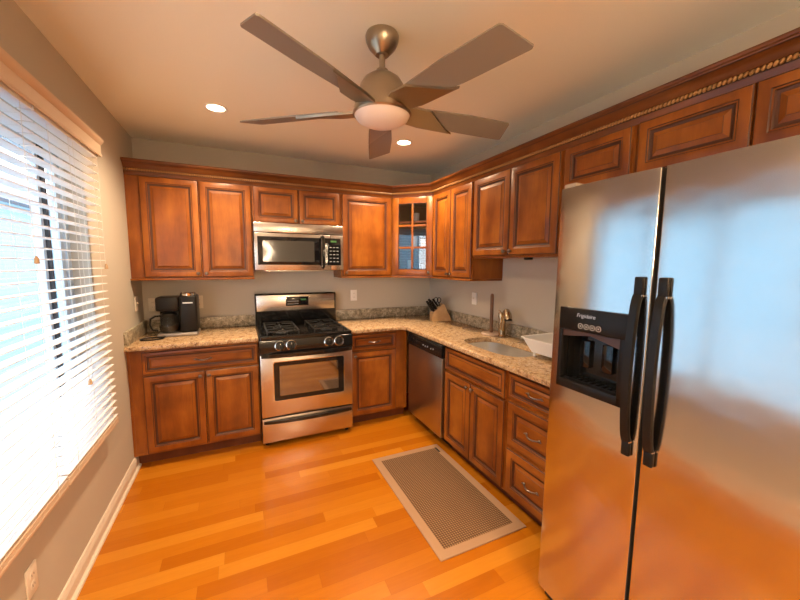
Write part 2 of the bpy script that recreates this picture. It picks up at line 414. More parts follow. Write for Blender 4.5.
def base_cab(label, loc, rz, w, d=.56, fill=None, mull=(), fill2=None, rails=()):
    r = thing('base_cabinet', label, 'cabinet', loc, rz, 'base cabinets')
    b = bx(.001, .018, -d, -.003, .094, .885); box(b, w-.018, w-.001, -d, -.003, .094, .885); box(b, .018, w-.018, -.016, -.003, .094, .885)
    box(b, .018, w-.018, -d, -.016, .094, .1115)
    obj('cabinet_body', b, WOOD, r, smooth=0)
    f0 = .10 if fill is None else fill; f1 = fill2 or w-.0185
    b = bx(f0, f1, -d, -d+.019, .112, .16); box(b, f0, f1, -d, -d+.019, .86, .885); box(b, f0, f1, -d, -d+.019, .67, .725)
    for z in rails: box(b, f0, f1, -d, -d+.019, z-.03, z+.03)
    for c in mull: box(b, c-.04 if c+.04 < w-.02 else c, min(c+.04, w-.0185), -d, -d+.019, .16, .67)
    box(b, .0185, f0, -d, -d+.019, .112, .885)
    if fill2: box(b, f1, w-.0185, -d, -d+.019, .112, .885)
    obj('face_frame', b, WOOD, r, smooth=0)
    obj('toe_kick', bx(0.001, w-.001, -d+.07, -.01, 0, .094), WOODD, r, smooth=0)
    return r
D = .565
# left base: x 0..0.872
r = base_cab('wide two-door base cabinet under the coffee maker, left of the stove', (0, 0, 0), 0, .869, D, mull=(.482,))
drawer(r, .09, .862, .705, .868, -D)
door(r, .09, .478, .108, .69, -D, .452, .655); door(r, .486, .862, .108, .69, -D, .512, .655)
r = base_cab('narrow base cabinet with one door between the stove and dishwasher', (1.637, 0, 0), 0, .5775, D, fill=.04, fill2=.44)
drawer(r, .012, .452, .722, .868, -D)
door(r, .012, .452, .108, .706, -D, .044, .672)
# right run: local x -> -world y, origin on right wall
DR = W-2.2-FZ   # depth to the face frame
def rloc(y): return (W, y, 0)
r = base_cab('sink base cabinet with a false drawer front over two doors', rloc(-1.271), -PI/2, .705, DR, fill=.04, mull=(.35,))
drawer(r, .012, .693, .69, .868, -DR, False, 'false_drawer_front')
door(r, .012, .347, .108, .675, -DR, .32, .64); door(r, .353, .693, .108, .675, -DR, .38, .64)
r = base_cab('three-drawer base cabinet beside the fridge', rloc(-1.978), -PI/2, .455, DR, fill=.05, fill2=.41, rails=(.407,))
for za, zb in ((.715, .868), (.42, .69), (.115, .395)): drawer(r, .02, .435, za, zb, -DR)

# dishwasher
r = thing('dishwasher', 'stainless dishwasher with black control panel under the counter', 'dishwasher', rloc(-.66), -PI/2)
obj('tub', bx(.0, .606, -DR-.0, -.02, .1, .885), BLACKS, r, smooth=0)
obj('kick_plate', bx(.003, .603, -DR+.075, -.02, .0, .1), BLACKS, r, smooth=0)
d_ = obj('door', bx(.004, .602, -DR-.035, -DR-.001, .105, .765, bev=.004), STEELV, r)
p = obj('control_panel', prism(B(), [(-DR-.001, .768), (-DR-.040, .768), (-DR-.042, .79), (-DR-.034, .87), (-DR-.025, .882), (-DR-.001, .882)], 0, .004, .602), BLACK, r)
for k in range(5):
    obj('button', lathe(B(), [(0, 0), (.007, 0), (.006, .002), (0, .002)], (.30+k*.038+(.02 if k > 2 else 0), -DR-.0405, .815-.004*(k % 2)), 'Y', 14), INK, p)
obj('latch_handle', bx(.02, .12, -DR-.043, -DR-.036, .80, .835, bev=.003), BLACKS, p)

# countertops
CT = .926; CTI = .927; CB = .888
def slab(bm, outline, z0, z1, mi=0, rb=.008):
    # outline ccw list; small rounded top and bottom edges through inset rings
    def inset(pts, d):
        n = len(pts); out = []
        for i in range(n):
            p0, p1, p2 = Vector(pts[i-1]), Vector(pts[i]), Vector(pts[(i+1) % n])
            e1 = (p1-p0).normalized(); e2 = (p2-p1).normalized(); n1 = Vector((-e1.y, e1.x)); n2 = Vector((-e2.y, e2.x))
            bis = (n1+n2); bis = bis/ max(.3, bis.length_squared)*2
            out.append(p1+bis*d)
        return out
    rings = []
    for dz, ins in ((z0, rb), (z0+rb*.3, rb*.3), (z0+rb, 0), (z1-rb, 0), (z1-rb*.3, rb*.3), (z1, rb)):
        rings.append([bm.verts.new((p[0], p[1], dz)) for p in inset(outline, ins)])
    n = len(outline)
    for A, C in zip(rings, rings[1:]):
        for i in range(n): bm.faces.new((A[i], A[(i+1) % n], C[(i+1) % n], C[i]))
    return rings
b = B(); rg = slab(b, [(.001, -.615), (.869, -.615), (.869, -.001), (.001, -.001)], CB, CT); b.faces.new(rg[0][::-1]); b.faces.new(rg[-1])
r = thing('countertop', 'short speckled granite countertop left of the stove, coffee maker on it', 'countertop', (0, 0, 0), 0, 'granite countertops')
obj('slab', b, GRAN, r, smooth=50)
b = bx(.001, .869, -.021, -.001, CT, 1.027, bev=.002); box(b, .001, .021, -.6, -.022, CT, 1.027, bev=.002); obj('backsplash', b, GRANS, r)
# main L counter with sink cut-out : built as top with hole via edge-net fill
xe = 2.165
outer = [(1.637, -.615), (xe-.06, -.615), (xe-.02, -.63), (xe, -.67), (xe, -2.455), (W-.001, -2.455), (W-.001, -.001), (1.637, -.001)]
SX0, SX1, SY0, SY1 = 2.275, 2.625, -1.935, -1.325
sink = []   # D shaped outline, ccw
def sink_outline(g=0):
    pts = []; cx, cy = (SX0+SX1)/2, (SY0+SY1)/2; a = (SX1-SX0)/2+g; c = (SY1-SY0)/2+g
    for k in range(48):
        t_ = 2*PI*k/48; e = 2/3.2
        x = math.copysign(abs(math.cos(t_))**e, math.cos(t_)); y = math.copysign(abs(math.sin(t_))**e, math.sin(t_))
        if x < 0: x *= (1-.0*abs(y))
        pts.append((cx+a*x, cy+c*y))
    return pts
b = B(); rg = slab(b, outer, CB, CT)
so = sink_outline()
for zi, ringo in ((CB, rg[0]), (CT, rg[-1])):
    hv = [b.verts.new((x, y, zi)) for x, y in so]
    he = [b.edges.new((hv[i], hv[(i+1) % len(hv)])) for i in range(len(hv))]
    oe = [b.edges.get((ringo[i], ringo[(i+1) % len(ringo)])) for i in range(len(ringo))]
    bmesh.ops.triangle_fill(b, edges=he+oe, use_beauty=True)
    if zi == CB: low = hv
    else: hi = hv
for i in range(len(hi)): b.faces.new((low[i], low[(i+1) % len(hi)], hi[(i+1) % len(hi)], hi[i]))
r = thing('countertop', 'long L-shaped speckled granite countertop with the sink cut into it', 'countertop', (0, 0, 0), 0, 'granite countertops')
obj('slab', b, GRAN, r, smooth=50)
b = bx(1.637, W-.022, -.021, -.001, CT, 1.027, bev=.002); box(b, W-.021, W-.001, -2.45, -.001, CT, 1.027, bev=.002); obj('backsplash', b, GRANS, r)
# sink
b = B(); rings = []
for z, g in ((CB-.002, .012), (CB-.004, .004), (.82, -.0), (.765, -.012), (.742, -.035), (.735, -.08)):
    rings.append([b.verts.new((x, y, z)) for x, y in sink_outline(g)])
for A, C in zip(rings, rings[1:]):
    for i in range(48): b.faces.new((A[i], A[(i+1) % 48], C[(i+1) % 48], C[i]))
b.faces.new(rings[-1])
so_ = thing('kitchen_sink', 'undermount stainless steel sink bowl in the granite counter', 'sink', (2.48, -1.66, .735))
o = obj('bowl', shift(b, (-2.48, 1.66, -.735)), SINKM, so_); md = o.modifiers.new('s', 'SOLIDIFY'); md.thickness = -.0015
obj('drain', lathe(B(), [(0, .001), (.02, .001), (.03, .0035), (.042, .004), (.044, .001), (0, .0005)], (0, 0, .0005), seg=24), CHROME, so_)

# ------------------------------------------------------------------ upper cabinets
UB, UT = 1.392, 2.165; UD = .298
def upper(label, loc, rz, w, z0, z1=UT, rail=True, name='wall_cabinet', body=WOOD):
    r = thing(name, label, 'cabinet', (loc[0], loc[1], z0), rz, 'wall cabinets')
    obj('cabinet_body', bx(.001, w-.001, -UD, -.002, 0, z1-z0), body, r, smooth=0)
    if rail: obj('light_rail', bx(-.0, w, -UD-.028, -.003, -.016, -.001, bev=.003), WOOD, r)
    return r
r = upper('tall two-door wall cabinet in the left corner above the coffee maker', (0, 0), 0, .869, UB)
hh = UT-UB
door(r, .09, .477, .008, hh-.003, -UD, .452, .035); door(r, .485, .862, .008, hh-.003, -UD, .510, .035)
r = upper('short two-door wall cabinet above the microwave', (.871, 0), 0, .764, 1.858, rail=False)
h2 = UT-1.858
door(r, .012, .378, .006, h2-.003, -UD, .352, .03, fr=.05); door(r, .386, .752, .006, h2-.003, -UD, .412, .03, fr=.05)
r = upper('single-door wall cabinet right of the microwave', (1.637, 0), 0, .528, UB)
door(r, .014, .512, .008, hh-.003, -UD, .045, .035)
# diagonal glass corner cabinet
gc = thing('corner_cabinet', 'diagonal corner wall cabinet with a six-pane glass door', 'cabinet', (2.466, -.314, UB))
YR = W-2.466
def P(x, y): return (x-2.466, y+.314)
poly = [P(2.168, -.002), P(2.168, -.300), P(2.48, -.612), P(W-.002, -.612), P(W-.002, -.002)]
for nm, z0, z1 in (('bottom_panel', 0, .018), ('top_panel', hh-.02, hh)):
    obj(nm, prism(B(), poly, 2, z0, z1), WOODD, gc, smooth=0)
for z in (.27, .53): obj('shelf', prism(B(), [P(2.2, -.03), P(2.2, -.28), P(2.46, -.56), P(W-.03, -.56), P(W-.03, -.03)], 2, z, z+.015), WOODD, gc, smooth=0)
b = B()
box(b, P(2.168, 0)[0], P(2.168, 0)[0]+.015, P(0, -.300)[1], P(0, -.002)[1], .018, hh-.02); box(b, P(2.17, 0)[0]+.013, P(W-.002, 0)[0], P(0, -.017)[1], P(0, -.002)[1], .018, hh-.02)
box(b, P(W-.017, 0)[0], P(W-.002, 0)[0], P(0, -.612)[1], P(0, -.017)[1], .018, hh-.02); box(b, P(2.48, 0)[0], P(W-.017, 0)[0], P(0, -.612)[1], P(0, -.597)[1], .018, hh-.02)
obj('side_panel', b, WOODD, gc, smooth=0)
# diagonal frame in rotated local coordinates: u along the diagonal, n outwards
c0 = Vector(P(2.168, -.300)); c1 = Vector(P(2.48, -.612)); dl = (c1-c0).length
Md = Matrix.Translation((c0.x, c0.y, 0)) @ Matrix.Rotation(-PI/4, 4, 'Z')      # local x along diagonal, local -y outwards
def diag(bm): bmesh.ops.transform(bm, matrix=Md, verts=bm.verts); return bm
b = B(); box(b, .0, .028, -.001, .018, 0, hh); box(b, dl-.028, dl, -.001, .018, 0, hh); box(b, .028, dl-.028, -.001, .018, hh-.04, hh); box(b, .028, dl-.028, -.001, .018, 0, .02)
obj('face_frame', diag(b), WOOD, gc, smooth=0)
dx0, dx1, dz0, dz1 = .016, dl-.016, .008, hh-.004; fw = .06
b = B()
box(b, dx0, dx0+fw, -.022, -.002, dz0, dz1, bev=.003); box(b, dx1-fw, dx1, -.022, -.002, dz0, dz1, bev=.003)
box(b, dx0+fw, dx1-fw, -.022, -.002, dz0, dz0+fw, bev=.003); box(b, dx0+fw, dx1-fw, -.022, -.002, dz1-fw, dz1, bev=.003)
gx0, gx1, gz0, gz1 = dx0+fw, dx1-fw, dz0+fw, dz1-fw
for x in (gx0, gx1-.004): box(b, x, x+.004, -.0225, -.004, gz0, gz1, 1)
for z in (gz0, gz1-.004): box(b, gx0, gx1, -.0225, -.004, z, z+.004, 1)
box(b, (gx0+gx1)/2-.010, (gx0+gx1)/2+.010, -.021, -.006, gz0, gz1, bev=.003)
for k in (1, 2):
    z = gz0+(gz1-gz0)*k/3; box(b, gx0, gx1, -.0205, -.0065, z-.010, z+.010, bev=.003)
gd = obj('door', diag(b), [WOOD, GLAZE], gc)
obj('glass_pane', diag(bx(gx0, gx1, -.0125, -.0105, gz0, gz1)), CABGLASS, gd, smooth=0)
kb = lathe(B(), [(0, 0), (.006, 0), (.005, .008), (.006, .012), (.013, .016), (.0145, .021), (.012, .026), (.005, .0285), (0, .029)], (dx1-.03, -.022, .04), 'Y', 20)
obj('knob', diag(kb), PEWTER, gd)
b = diag(bx(-.004, dl+.004, -.028, .02, -.016, -.001, bev=.003)); obj('light_rail', b, WOOD, gc)
for i, (x, y, z, hgt) in enumerate(((2.42, -.30, .286, .12), (2.50, -.36, .286, .09), (2.40, -.25, .019, .14), (2.52, -.34, .019, .11), (2.45, -.28, .545, .1))):
    lx = P(x, y)
    tag(obj('drinking_glass', lathe(B(), [(0, 0), (.028, 0), (.035, hgt), (.033, hgt), (.026, .006), (0, .006)], seg=20), mat('glassware', (.5, .5, .5), .1, 0) if i == 0 else bpy.data.materials['glassware'], loc=(x, y, UB+z)), 'dim grey drinking glass behind the corner cabinet glass door', 'glass', 'glasses inside the corner cabinet')

# right wall run
def R(y): return (W, y)
FR = W-2.45-FZ; UD = FR-.0
UD = .31
r = upper('tall two-door wall cabinet on the right wall next to the glass corner cabinet', R(-.614), -PI/2, .636, UB)
door(r, .012, .314, .008, hh-.003, -UD, .29, .035); door(r, .321, .624, .008, hh-.003, -UD, .346, .035)
z3 = 1.572; h3 = UT-z3
r = upper('medium-height two-door wall cabinet on the right wall above the sink', R(-1.252), -PI/2, .835, z3, rail=False)
door(r, .012, .415, .006, h3-.003, -UD, .388, .032); door(r, .422, .823, .006, h3-.003, -UD, .448, .032)
b = B(); box(b, .005, .83, -UD-.0, -.003, -.012, -.001); obj('light_rail', b, WOOD, r)
obj('puck_light', lathe(B(), [(0, 0), (.03, 0), (.03, -.012), (.024, -.016), (0, -.016)], (.52, -.24, -.012), seg=20), BLACKS, r)
z4 = 1.93; h4 = UT-z4
r = upper('small single-door wall cabinet between the sink cabinet and the fridge cabinets', R(-2.089), -PI/2, .40, z4, rail=False)
door(r, .016, .384, .006, h4-.003, -UD, fr=.05)
r = upper('two-door wall cabinet directly above the fridge', R(-2.491), -PI/2, .835, z4, rail=False)
door(r, .016, .412, .006, h4-.003, -UD, fr=.05); door(r, .42, .819, .006, h4-.003, -UD, fr=.05)

# crown moulding with rope bead
cr = thing('crown_moulding', 'carved cabinet crown moulding with a rope bead over all wall cabinets', 'moulding', (0, 0, UT+.001))
path = [Vector((0.002, -.30)), Vector((2.168, -.30)), Vector((2.47, -.602)), Vector((2.47, -3.335))]
def offset_pt(i, d):
    n = []
    for a, c in ((i-1, i), (i, i+1)):
        if a < 0 or c >= len(path): continue
        e = (path[c]-path[a]).normalized(); n.append(Vector((e.y, -e.x)))     # outward (towards the room)
    if len(n) == 1: return path[i]+n[0]*d
    bis = n[0]+n[1]; return path[i]+bis*(2*d/bis.length_squared)
prof = [(-.02, 0, 0), (.003, 0, 0), (.005, .010, 0), (.010, .020, 0), (.012, .025, 0), (.009, .027, 1), (.009, .047, 1), (.016, .049, 0), (.020, .054, 0), (.024, .062, 0), (.032, .073, 0), (.044, .082, 0), (.050, .085, 1), (.052, .089, 0), (.058, .092, 0), (.060, .100, 0), (.057, .107, 0), (-.02, .107, 0)]
b = B(); rings = [[b.verts.new((*offset_pt(i, d), z)) for d, z, _ in prof] for i in range(4)]
for A, C in zip(rings, rings[1:]):
    for k in range(len(prof)):
        f = b.faces.new((A[k], A[(k+1) % len(prof)], C[(k+1) % len(prof)], C[k])); f.material_index = prof[(k+1) % len(prof)][2]
b.faces.new(rings[0]); b.faces.new(rings[-1][::-1])
obj('crown', b, [wood('crown_maple', (.12, .032, .006), (.20, .058, .010), (.30, .098, .018), stretch=(.25, .25, 1)), GLAZE], cr, smooth=20)
b = B(); pa = [offset_pt(i, .0165) for i in range(4)]
for i in range(3):
    L = (pa[i+1]-pa[i]).length; e = (pa[i+1]-pa[i])/L; n = int(L/.0155)
    for k in range(n):
        p = pa[i]+e*((k+.5)*L/n); q = Vector((e.x, e.y, 0))
        a = Vector((p.x, p.y, .037)); dd = (q*.0045+Vector((0, 0, .0085)))
        tube(b, [a-dd, a-dd*.5, a+dd*.5, a+dd], [.0025, .0065, .0065, .0025], 6)
obj('rope_bead', b, ROPE, cr)

# ------------------------------------------------------------------ range
rg = thing('gas_range', 'stainless steel and black freestanding gas range', 'stove', (1.253, 0, 0))
hw = .380
obj('oven_body', bx(-hw, hw, -.615, -.03, .035, .905), BLACKS, rg, smooth=0)
for sx in (-1, 1):
    for y in (-.58, -.08): obj('leveling_foot', lathe(B(), [(0, 0), (.018, 0), (.018, .012), (.008, .014), (.008, .036), (0, .036)], (sx*.34, y, 0), seg=14), BLACKS, rg)
# cooktop with raised rim
b = B(); ring_top = []
def rrect(x0, x1, y0, y1, rad, z, n=5):
    pts = []
    for cx, cy, a0 in ((x1-rad, y1-rad, 0), (x0+rad, y1-rad, PI/2), (x0+rad, y0+rad, PI), (x1-rad, y0+rad, 1.5*PI)):
        for k in range(n+1): a = a0+PI/2*k/n; pts.append((cx+rad*math.cos(a), cy+rad*math.sin(a), z))
    return pts
rr = [rrect(-hw, hw, -.655, -.075, .02, .900), rrect(-hw, hw, -.655, -.075, .02, .922), rrect(-hw+.006, hw-.006, -.649, -.081, .02, .930), rrect(-hw+.02, hw-.02, -.632, -.095, .02, .930), rrect(-hw+.035, hw-.035, -.615, -.11, .02, .916)]
rv = [[b.verts.new(p) for p in q] for q in rr]; n = len(rv[0])
for A, C in zip(rv, rv[1:]):
    for i in range(n): b.faces.new((A[i], A[(i+1) % n], C[(i+1) % n], C[i]))
b.faces.new(rv[0][::-1]); b.faces.new(rv[-1])
ck = obj('cooktop', b, BLACK, rg)
for sx in (-1, 1):
    for y in (-.49, -.235):
        x = sx*.19; bn = obj('burner', lathe(B(), [(0, .916), (.048, .916), (.050, .926), (.038, .932), (.036, .938), (.030, .943), (0, .944)], (x, y, 0), seg=28), [IRON], ck)
        obj('burner_ring', lathe(B(), [(.038, .9315), (.046, .9315), (.046, .934), (.038, .9345), (.038, .9315)], (x, y, 0), seg=28), CHROME, bn)
    b = B(); z = .957; x0, x1, y0, y1 = sx*.19-.125, sx*.19+.125, -.60, -.125
    for seg in (((x0, y0), (x1, y0)), ((x1, y0), (x1, y1)), ((x1, y1), (x0, y1)), ((x0, y1), (x0, y0)), ((x0, (y0+y1)/2), (x1, (y0+y1)/2))):
        sweep_rect(b, [(*seg[0], z), (*seg[1], z)], .010, .010, (0, 0, 1))
    for y in (-.49, -.235):
        for dx, dy in ((1, 0), (-1, 0), (0, 1), (0, -1)):
            ex = dx*.125; ey = dy*.112
            sweep_rect(b, [(sx*.19+dx*.028, y+dy*.028, z+.004), (sx*.19+ex, y+ey, z)], .010, .009, (0, 0, 1))
    for x in (x0, x1):
        for y in (y0, (y0+y1)/2, y1): box(b, x-.006, x+.006, y-.006, y+.006, .918, .96)
    obj('burner_grate', b, IRON, ck)
# control panel (tilted) and knobs
b = prism(B(), [(-.60, .77), (-.672, .79), (-.676, .80), (-.658, .895), (-.648, .902), (-.60, .902)], 0, -hw, hw)
cp = obj('control_panel', b, BLACK, rg)
ang = math.atan2(.018, .095)
for x in (-.225, -.138, .172, .258):
    b = lathe(B(), [(.030, 0), (.035, 0), (.035, .004), (.0315, .006), (.030, .005), (.030, 0)], (0, 0, 0), 'Y', 28, 1)
    lathe(b, [(0, .002), (.024, .002), (.024, .014), (.021, .020), (0, .021)], (0, 0, 0), 'Y', 24, 0)
    box(b, -.006, .006, -.027, -.018, -.021, .021, 0, bev=.002); box(b, -.0015, .0015, -.0278, -.0272, .006, .019, 1)
    bmesh.ops.scale(b, vec=(1.15, 1, 1.15), verts=b.verts); bmesh.ops.transform(b, matrix=Matrix.Translation((x, -.6675, .850)) @ Matrix.Rotation(-ang, 4, 'X'), verts=b.verts)
    obj('burner_knob', b, [BLACKS, CHROME], cp)
# oven door
od = obj('oven_door', bx(-hw+.002, hw-.002, -.662, -.618, .262, .782, bev=.006), STEEL, rg)
b = B(); wx0, wx1, wz0, wz1 = -.285, .305, .388, .722
fr_ = [rrect(wx0, wx1, wz0, wz1, .018, 0), rrect(wx0+.006, wx1-.006, wz0+.006, wz1-.006, .016, 0)]
A = [b.verts.new((p[0], -.663, p[1])) for p in fr_[0]]; Bq = [b.verts.new((p[0], -.666, p[1])) for p in fr_[0]]; Cq = [b.verts.new((p[0], -.666, p[1])) for p in fr_[1]]; Dq = [b.verts.new((p[0], -.6625, p[1])) for p in fr_[1]]
for q1, q2 in ((A, Bq), (Bq, Cq), (Cq, Dq)):
    for i in range(len(A)): b.faces.new((q1[i], q1[(i+1) % len(A)], q2[(i+1) % len(A)], q2[i]))
obj('window_trim', b, CHROME, od)
b = bx(wx0+.006, wx1-.006, -.6645, -.655, wz0+.006, wz1-.006); ow = obj('oven_window', b, BLACK, od, smooth=0)
obj('inner_glass', bx(wx0+.05, wx1-.055, -.6662, -.664, wz0+.045, wz1-.04), OVGLASS, ow, smooth=0)
b = B(); pts = [(-hw+.012+(2*hw-.024)*k/20, -.668-.038*math.sin(PI*k/20)**.6, .777) for k in range(21)]
sweep_rect(b, pts, .036, .018, (0, 0, 1)); obj('door_handle', b, BLACK, od)
dr = obj('storage_drawer', bx(-hw+.002, hw-.002, -.658, -.618, .045, .250, bev=.005), STEEL, rg)
b = B(); pts = [(-hw+.016+(2*hw-.032)*k/20, -.662-.036*math.sin(PI*k/20)**.7, .222) for k in range(21)]
sweep_rect(b, pts, .026, .016, (0, 0, 1)); obj('drawer_handle', b, BLACK, dr)
# back guard
b = prism(B(), [(-.075, .90), (-.082, .93), (-.082, 1.212), (-.072, 1.226), (-.02, 1.226), (-.02, .90)], 0, -hw, hw)
bgd = obj('backguard', b, BLACK, rg)
obj('steel_face', bx(-hw+.012, hw-.012, -.088, -.081, 1.062, 1.212, bev=.003), STEEL, bgd)
dsp = obj('clock_display', bx(-.105, .108, -.0915, -.087, 1.105, 1.192, bev=.002), DGLASS, bgd)
for i in range(2):
    for k in range(6): obj('touch_key', bx(-.09+k*.018, -.08+k*.018, -.0922, -.091, 1.120+i*.025, 1.127+i*.025), INK, dsp, smooth=0)
obj('clock_digits', bx(.035, .085, -.0922, -.091, 1.155, 1.172), LED, dsp, smooth=0)

# ------------------------------------------------------------------ microwave
mw = thing('microwave', 'over-the-range stainless microwave with a black glass door', 'microwave', (1.253, 0, 1.452))
obj('casing', bx(-hw, hw, -.375, -.003, .0, .402), BLACKS, mw, smooth=0)
obj('vent_panel', bx(-hw, hw, -.402, -.376, .322, .402, bev=.004), STEEL, mw)
dd = obj('door', bx(-hw, .262, -.402, -.376, .003, .317, bev=.004), STEEL, mw)
dg = obj('door_glass', bx(-.355, .175, -.405, -.400, .048, .288, bev=.002), DGLASS, dd)
obj('mesh_window', bx(-.315, .115, -.4056, -.4048, .075, .255), mat('mesh_glass', (.035, .033, .03), .08), dg, smooth=0)
pn = obj('keypad_panel', bx(.264, hw, -.402, -.376, .003, .317, bev=.004), STEEL, mw)
b = bx(.212, .355, -.4046, -.4005, .045, .288); 
kp = obj('keypad', b, DGLASS, pn, smooth=0)
obj('clock_display', bx(.262, .315, -.4054, -.4044, .252, .268), LED, kp, smooth=0)
for i in range(5):
    for k in range(3): obj('touch_key', bx(.252+k*.032, .270+k*.032, -.4052, -.4044, .075+i*.032, .081+i*.032), INK, kp, smooth=0)
b = B(); sweep_rect(b, [(.190, -.405, .02), (.190, -.432, .035), (.190, -.440, .10), (.190, -.440, .235), (.190, -.432, .295), (.190, -.405, .305)], .022, .014, (1, 0, 0))
obj('door_handle', b, BLACK, dd)
obj('grease_filter', bx(-.3, .3, -.34, -.1, -.006, -.0005), STEEL, mw, smooth=0)

# ------------------------------------------------------------------ refrigerator
fx = 1.965
fr = thing('refrigerator', 'stainless side-by-side refrigerator with black curved handles', 'refrigerator', (W-.03, -2.508, .0), -PI/2)
fr.rotation_euler = (math.radians(-.75), 0, -PI/2); fr.location.z = -.002; fr.location.x -= .022
FD = W-.03-fx      # local: x 0..0.915, front y=-FD
FWid = .915; g = .384
obj('cabinet', bx(.004, FWid-.004, -FD+.085, -.02, .03, 1.785), mat('fridge_side', (.12, .12, .12), .5), fr, smooth=0)
obj('kick_grille', bx(.01, FWid-.01, -FD+.07, -FD+.10, .0, .09), BLACKS, fr, smooth=0)
for x in (.05, FWid-.05): obj('roller_foot', bx(x-.03, x+.03, -FD+.03, -FD+.09, 0, .03, bev=.004), BLACKS, fr)
def fdoor(name, xa, xb, hole=None):
    """door with rounded vertical edges and a faint crown across its width"""
    yb = -FD+.08; w = xb-xa; rad = .005; xs = [(xa, yb), (xa, -FD+.03)]
    for k in range(7):
        a = PI/2*k/6; xs.append((xa+rad-rad*math.cos(a), -FD+.008+rad-rad*math.sin(a)))
    for k in range(1, 16):
        u = k/16; xs.append((xa+rad+(w-2*rad)*u, -FD+.008-.008*math.sin(PI*u)))
    for k in range(7):
        a = PI/2*(1-k/6); xs.append((xb-rad+rad*math.cos(a), -FD+.008+rad-rad*math.sin(a)))
    xs += [(xb, yb)]
    return xs
def front_y(xa, xb, x):
    rad = .005; u = (x-xa-rad)/((xb-xa)-2*rad); return -FD+.008-.008*math.sin(PI*min(max(u, 0), 1))
Z0, Z1 = .045, 1.812
SIDEG = mat('door_side_grey', (.05, .05, .05), .5)
def side_mat(bm):
    bmesh.ops.recalc_face_normals(bm, faces=bm.faces); bm.normal_update()
    for f in bm.faces:
        if abs(f.normal.x) > .8: f.material_index = 1
    return bm
d2 = obj('fridge_door', side_mat(prism(B(), fdoor('', g+.006, FWid), 2, Z0, Z1)), [STEELF, SIDEG], fr)
# freezer door with dispenser opening
hx0, hx1, hz0, hz1 = .056, .312, 1.03, 1.30
xs = fdoor('', 0, g-.006); b = B()
prism(b, xs, 2, Z0, hz0); prism(b, xs, 2, hz1, Z1)
def clip(lo, hi):
    out = [(max(lo, min(hi, x)), y) for x, y in xs]; yb = -FD+.08
    pts = []
    for p in out:
        if not pts or (abs(p[0]-pts[-1][0]) > 1e-6 or abs(p[1]-pts[-1][1]) > 1e-6): pts.append(p)
    return pts
L1 = [p for p in xs if p[0] <= hx0]; L1 += [(hx0, front_y(0, g-.006, hx0)), (hx0, -FD+.08)]
prism(b, L1, 2, hz0, hz1)
R1 = [(hx1, -FD+.08), (hx1, front_y(0, g-.006, hx1))]+[p for p in xs if p[0] >= hx1]
prism(b, R1, 2, hz0, hz1)
side_mat(b); d1 = obj('freezer_door', b, [STEELF, SIDEG], fr)
for x in (.03, FWid-.03): obj('hinge_cover', bx(x-.028, x+.028, -FD+.02, -FD+.14, 1.813, 1.832, bev=.005), mat('hinge_grey', (.4, .33, .25), .5), fr)
# dispenser
yd = -FD-.006
b = B(); X0, X1, ZA, ZB = .046, .322, 1.005, 1.335
box(b, X0, hx0+.006, yd-.004, -FD+.03, ZA, ZB, bev=.003); box(b, hx1-.012, X1, yd-.004, -FD+.03, ZA, ZB, bev=.003)
box(b, X0, X1, yd-.004, -FD+.03, ZA, hz0+.012, bev=.003)
box(b, X0, X1, yd-.006, -FD+.03, 1.245, ZB, bev=.004)
dp = obj('ice_dispenser', b, BLACKS, d1)
b = B(); y1_ = -FD+.075
box(b, hx0, hx1, y1_-.004, y1_, hz0, hz1); box(b, hx0, hx0+.004, -FD+.01, y1_, hz0, hz1); box(b, hx1-.004, hx1, -FD+.01, y1_, hz0, hz1); box(b, hx0, hx1, -FD+.01, y1_, hz0, hz0+.004)
obj('recess', b, BLACK, dp, smooth=0)
b = prism(B(), [(hx0, 1.25), (hx0, 1.215), ((hx0+hx1)/2, 1.235), (hx1, 1.205), (hx1, 1.25)], 1, yd+.002, -FD+.05); obj('chute_hood', b, mat('brown_black', (.05, .022, .012), .35), dp, smooth=0)
for x in (.12, .215): obj('paddle', bx(x-.022, x+.022, y1_-.02, y1_-.004, 1.09, 1.20, bev=.004), DGLASS, dp)
b = B()
for k in range(9): box(b, hx0+.02+k*.025, hx0+.03+k*.025, -FD+.012, -FD+.065, hz0+.004, hz0+.008)
obj('drip_tray', b, BLACKS, dp, smooth=0)
for k in range(4):
    x = .145+k*.025; b = lathe(B(), [(.0085, 0), (.0105, 0), (.0105, .0008), (.0085, .0008), (.0085, 0)], (x, yd-.0058, 1.268), 'Y', 20)
    lathe(b, [(0, 0), (.003, 0), (.003, .0008), (0, .0008)], (x, yd-.0058, 1.268), 'Y', 10); obj('dispenser_button', b, INK, dp)
def text(name, s, size, parent, mat_, M, ext=.0004, label=None):
    c = bpy.data.curves.new(name, 'FONT'); c.body = s; c.size = size; c.extrude = ext; c.align_x = 'CENTER'; c.shear = .25
    o = bpy.data.objects.new(name, c); sc.collection.objects.link(o)
    dg_ = bpy.context.evaluated_depsgraph_get(); me = bpy.data.meshes.new_from_object(o.evaluated_get(dg_)); bpy.data.objects.remove(o)
    me.transform(M); me.materials.clear(); me.materials.append(mat_)
    for p in me.polygons: p.material_index = 0
    q = bpy.data.objects.new(name, me); sc.collection.objects.link(q); q.parent = parent
    if label: q['label'] = label
    return q
text('lettering', 'Frigidaire', .021, dp, SILV, Matrix.Translation((.165, yd-.0064, 1.302)) @ Matrix.Rotation(PI/2, 4, 'X'))
